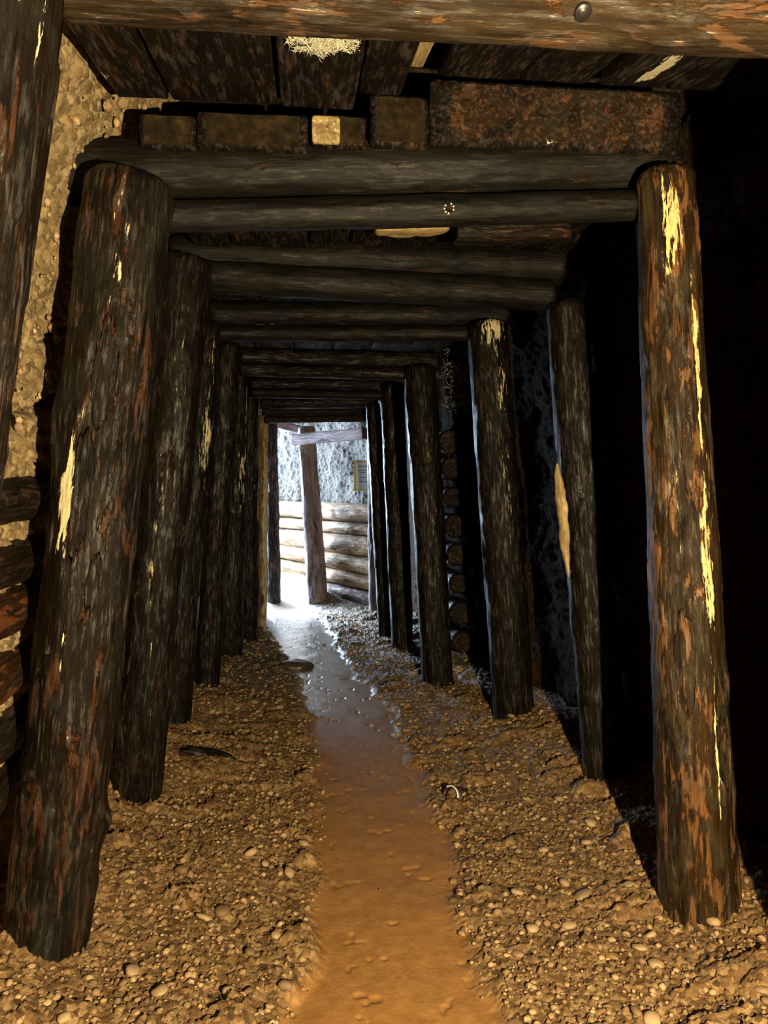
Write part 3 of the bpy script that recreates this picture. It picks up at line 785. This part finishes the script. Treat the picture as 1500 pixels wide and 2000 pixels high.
# ---------------------------------------------------------------- stones
def ico(n=2, seed=0, squash=(1, .8, .6), rough=.16):
    import bmesh
    bm = bmesh.new(); bmesh.ops.create_icosphere(bm, subdivisions=n, radius=1)
    co = np.array([v.co[:] for v in bm.verts]); fc = np.array([[v.index for v in f.verts] for f in bm.faces]); bm.free()
    k = 1 + rough * fbm(co[:, 0] * 1.3, co[:, 1] * 1.3, co[:, 2] * 1.3, seed, 3) * 2
    return co * k[:, None] * np.array(squash), fc
STM = []
for i in range(8):
    c, f = ico(2, 200 + i, (1, random.uniform(.55, .9), random.uniform(.35, .6)), .24)
    me = mesh_from('stone', c, f, i % 2 == 0); me.materials.append(STONE); STM.append(me)
fc_all = lambda x, y: float(floor_h(np.array([x]), np.array([y]))[0][0])
def stone(x, y, z, r, label, group=None, rot=None):
    o = bpy.data.objects.new('stone', random.choice(STM)); COL.objects.link(o)
    o.location = (x, y, z); o.scale = (r, r, r)
    o.rotation_euler = rot or (random.uniform(-.35, .35), random.uniform(-.35, .35), random.uniform(0, 6.28))
    o['label'] = label; o['category'] = 'stone'
    if group: o['group'] = group
    return o
# stones that can be told apart
def ground(px, py):
    d = RM @ Vector(((px - 750) / F, (1000 - py) / F, -1.0))
    t = 1.4 / -d.z
    for _ in range(6):
        p = CAM + d * t
        t = (1.35 - float(floor_base(np.array([p.x]), np.array([p.y]))[0][0])) / -d.z
    return CAM + d * t
for (px, py, r, lab) in [(246, 1712, .026, 'pale stone with a dark hollow behind it, right of the thick front left post foot'),
                         (1235, 1738, .033, 'largest tan stone beside the foot of the front right post'),
                         (1112, 1812, .026, 'round tan cobble on the right bank, nearest the path'),
                         (1140, 1755, .034, 'flat oval stone on the right bank'),
                         (1012, 1868, .022, 'tan stone at the right edge of the smooth path'),
                         (1282, 1888, .028, 'tan cobble below the front right post foot'),
                         (435, 1785, .03, 'largest loose stone on the left bank near the path'),
                         (320, 1485, .034, 'stone beside the foot of the second left post'),
                         (372, 1478, .022, 'pale stone on a dark root behind the second left post'),
                         (1155, 1612, .03, 'tan stone at the shadow edge below the second right post'),
                         (1030, 1432, .03, 'stone against the foot of the third right post')]:
    p = ground(px, py)
    stone(p.x, p.y, p.z + r * .35, r, lab)
p = P(206, 342, 2.30); stone(p.x, p.y + .02, p.z, .03, 'pale stone lodged on top of the thick front left post', rot=(.1, .2, .3))
p = P(150, 458, 2.55); stone(-.735, p.y, p.z, .036, 'round yellow cobble sticking out of the left gravel wall', rot=(1.2, .5, .3))
# loose stones on the two banks: the largest as things of their own
nS = {0: 0, 1: 0}
tries = 0
small = []
while (nS[0] < 140 or nS[1] < 140) and tries < 6000:
    tries += 1
    y = 1.8 + 4.3 * random.random() ** 1.7
    x = random.uniform(-.85, 1.25)
    pc = np.interp(y, PY, PC); pw = np.interp(y, PY, PWD)
    if abs(x - pc) < pw + .05: continue
    side = 0 if x < pc else 1
    if nS[side] >= 140: continue
    r = min(.024, .007 + .006 * random.expovariate(1.0)) * (1 + .12 * (y - 2))
    z = float(floor_base(np.array([x]), np.array([y]))[0][0])
    stone(x, y, z + .010 + r * .25, r, 'small tan stone lying loose on the left gravel bank' if side == 0 else 'small tan stone lying loose on the right gravel bank',
          'loose stones on the left bank' if side == 0 else 'loose stones on the right bank')
    nS[side] += 1
# everything finer, beyond counting
def pebble_field(name, n, place, rr, label):
    base = [ico(1, 300 + i, (1, .8, .6), .12) for i in range(6)]
    V, Fc, off = [], [], 0
    rng = np.random.default_rng(5)
    for i in range(n):
        c, nrm = place(rng)
        b, f = base[i % 6]
        r = rr(rng, c)
        a_ = rng.uniform(0, 6.28); ca_, sa_ = math.cos(a_), math.sin(a_)
        v = b * r
        v = np.stack([v[:, 0] * ca_ - v[:, 1] * sa_, v[:, 0] * sa_ + v[:, 1] * ca_, v[:, 2]], -1)
        if nrm: v = v[:, [2, 0, 1]]
        V.append(v + np.array(c)); Fc.append(f + off); off += len(b)
    me = mesh_from(name, np.concatenate(V), np.concatenate(Fc), False)
    return link(name, me, [STONE_F], label=label, cat='gravel', kind='stuff')
STONE_F = gravel_mat('gravel_pebbles', (.09, .055, .024), (.27, .17, .08), (.52, .38, .21), None, 45, .2)
def place_floor(rng):
    while True:
        y = 1.62 + 6.9 * rng.random() ** 1.6
        x = rng.uniform(-1.0, 1.4)
        pc = np.interp(y, PY, PC); pw = np.interp(y, PY, PWD)
        d = abs(x - pc) - pw
        if d < -.02 and rng.random() > .006: continue
        if d < .04 and rng.random() > .5: continue
        z = float(floor_base(np.array([x]), np.array([y]))[0][0])
        return (x, y, z + .006), False
pebble_field('gravel', 9000, place_floor, lambda rng, c: min(.015, .003 + .0042 * rng.exponential()) * (1 + .15 * (c[1] - 2)), 'fine loose gravel scattered over both floor banks')
def place_wall(rng):
    y = rng.uniform(1.7, 3.4); z = rng.uniform(1.35, 2.75)
    return (float(xl(z, y)) - .03 + .05 * float(fbm(np.array([y * 3]), np.array([z * 3]), np.array([0.0]), 53, 5)[0]) + .012, y, z), True
pebble_field('wall_pebbles', 420, place_wall, lambda rng, c: min(.028, .004 + .006 * rng.exponential()), 'pebbles bedded in the bright gravel wall on the left')

# peeling bark plates on the two front posts
def flake(key, t, ang, ln, wd, r, mat, sd):
    o = POSTS[key]; me0 = o.data
    L_ = max(v.co.z for v in me0.vertices)
    nu, nv = 26, 14
    U, V_ = np.meshgrid(np.linspace(-1, 1, nu), np.linspace(-1, 1, nv), indexing='ij')
    edge = 1 + .35 * fbm(U * 3, V_ * 3, U * 0, sd, 4)
    co = np.array([v.co[:] for v in me0.vertices])
    zz = t * L_ + U * ln / 2 * edge
    aa = math.radians(ang) + V_ * np.sqrt(np.clip(1 - np.abs(U) ** 3, .02, 1)) * wd / 2 / r * edge
    ang_all = np.arctan2(co[:, 1], co[:, 0]); rr_all = np.hypot(co[:, 0], co[:, 1])
    sel = (np.abs(co[:, 2] - t * L_) < ln)
    rad = np.zeros_like(zz)
    for i in range(nu):
        for j in range(nv):
            da = (ang_all[sel] - aa[i, j] + np.pi) % (2 * np.pi) - np.pi
            rad[i, j] = rr_all[sel][np.argmin((da * r) ** 2 + (co[sel, 2] - zz[i, j]) ** 2)]
    lift = .006 + .003 * fbm(U * 2, V_ * 2, U * 0, sd + 1, 3)
    top = np.stack([(rad + lift) * np.cos(aa), (rad + lift) * np.sin(aa), zz], -1).reshape(-1, 3)
    bot = np.stack([(rad - .004) * np.cos(aa), (rad - .004) * np.sin(aa), zz], -1).reshape(-1, 3)
    f = grid_faces(nu, nv).tolist(); n_ = nu * nv
    ix = np.arange(n_).reshape(nu, nv)
    per = list(ix[:, 0]) + list(ix[-1, 1:]) + list(ix[-2::-1, -1]) + list(ix[0, -2:0:-1])
    rim = [[int(per[k]), int(per[(k + 1) % len(per)]), int(per[(k + 1) % len(per)]) + n_, int(per[k]) + n_] for k in range(len(per))]
    me = mesh_from('bark_flake', np.concatenate([top, bot]), [tuple(q) for q in f] + [tuple(int(v) + n_ for v in q[::-1]) for q in f] + [tuple(q) for q in rim])
    fo = link('bark_flake', me, [mat], o)
    return fo
for k, (key, t, an, ln, wd, r) in enumerate([
        ('R1', .42, -120, .30, .06, .12), ('R1', .66, -100, .24, .035, .11), ('R1', .30, -66, .16, .05, .125),
        ('L1', .62, -92, .34, .05, .13), ('L1', .76, -80, .30, .055, .125), ('L1', .52, -66, .16, .04, .13)]):
    flake(key, t, an, ln, wd, r, BARKG if key == 'R1' else BARKR, 900 + k)
# a root and a low rock on the left bank
ra = ground(352, 1478); rb = ground(478, 1496); ra.z += .012; rb.z += .012
sweep('root', ra, rb, .014, .008, [BARK, END], step=.01, M=20, rough=3, bow=.02, label='dark root lying on the left bank behind the second left post', cat='root')
rk = ground(588, 1303)
c, f = ico(3, 777, (1.2, .7, .4), .2)
me = mesh_from('rock', c * .15, f)
ro = link('rock', me, [plain('dark_wet_rock', (.06, .048, .036), .35)], label='dark flat rock at the left edge of the bright path', cat='rock', kind='thing')
ro.location = (rk.x - .05, rk.y, rk.z + .005)

# ---------------------------------------------------------------- the half buried pipe
PIPE = plain('old_plastic_pipe', (.035, .022, .012), .5)
SOIL = plain('packed_soil', (.22, .12, .05), .9)
RIMM = plain('white_pipe_rim', (.78, .78, .80), .35)
pp = ground(880, 1558)
pipe = bpy.data.objects.new('pipe_end', None); COL.objects.link(pipe)
pipe.location = pp; pipe['label'] = 'short dark pipe end half buried in the gravel, with a white rim'; pipe['category'] = 'pipe'
def tube(name, prof, M, mat, arc=(0, 2 * math.pi)):
    V, Fc = [], []
    for (x, r) in prof:
        for j in range(M + 1):
            a_ = arc[0] + (arc[1] - arc[0]) * j / M
            V.append((x, r * math.cos(a_), r * math.sin(a_)))
    n = len(prof)
    for i in range(n):
        for j in range(M):
            i2 = (i + 1) % n
            Fc.append((i * (M + 1) + j, i * (M + 1) + j + 1, i2 * (M + 1) + j + 1, i2 * (M + 1) + j))
    me = mesh_from(name, V, Fc)
    o = link(name, me, [mat], pipe)
    return o
R_ = .046
tube('pipe_body', [(0, R_), (.12, R_ * .97), (.12, R_ * .87), (0, R_ * .9)], 40, PIPE)
tube('rim', [(-.008, R_ + .001), (.002, R_ + .002), (.002, R_ - .005), (-.008, R_ - .004)], 40, RIMM, (.9, 4.0))['label'] = 'white worn rim'
tube('soil_plug', [(.012, R_ * .88), (.010, R_ * .5), (.008, .001), (.02, .001)], 32, SOIL)['label'] = 'brown soil filling the pipe mouth'
pipe.rotation_euler = (0, .35, math.radians(38))
pipe.location.z += .006
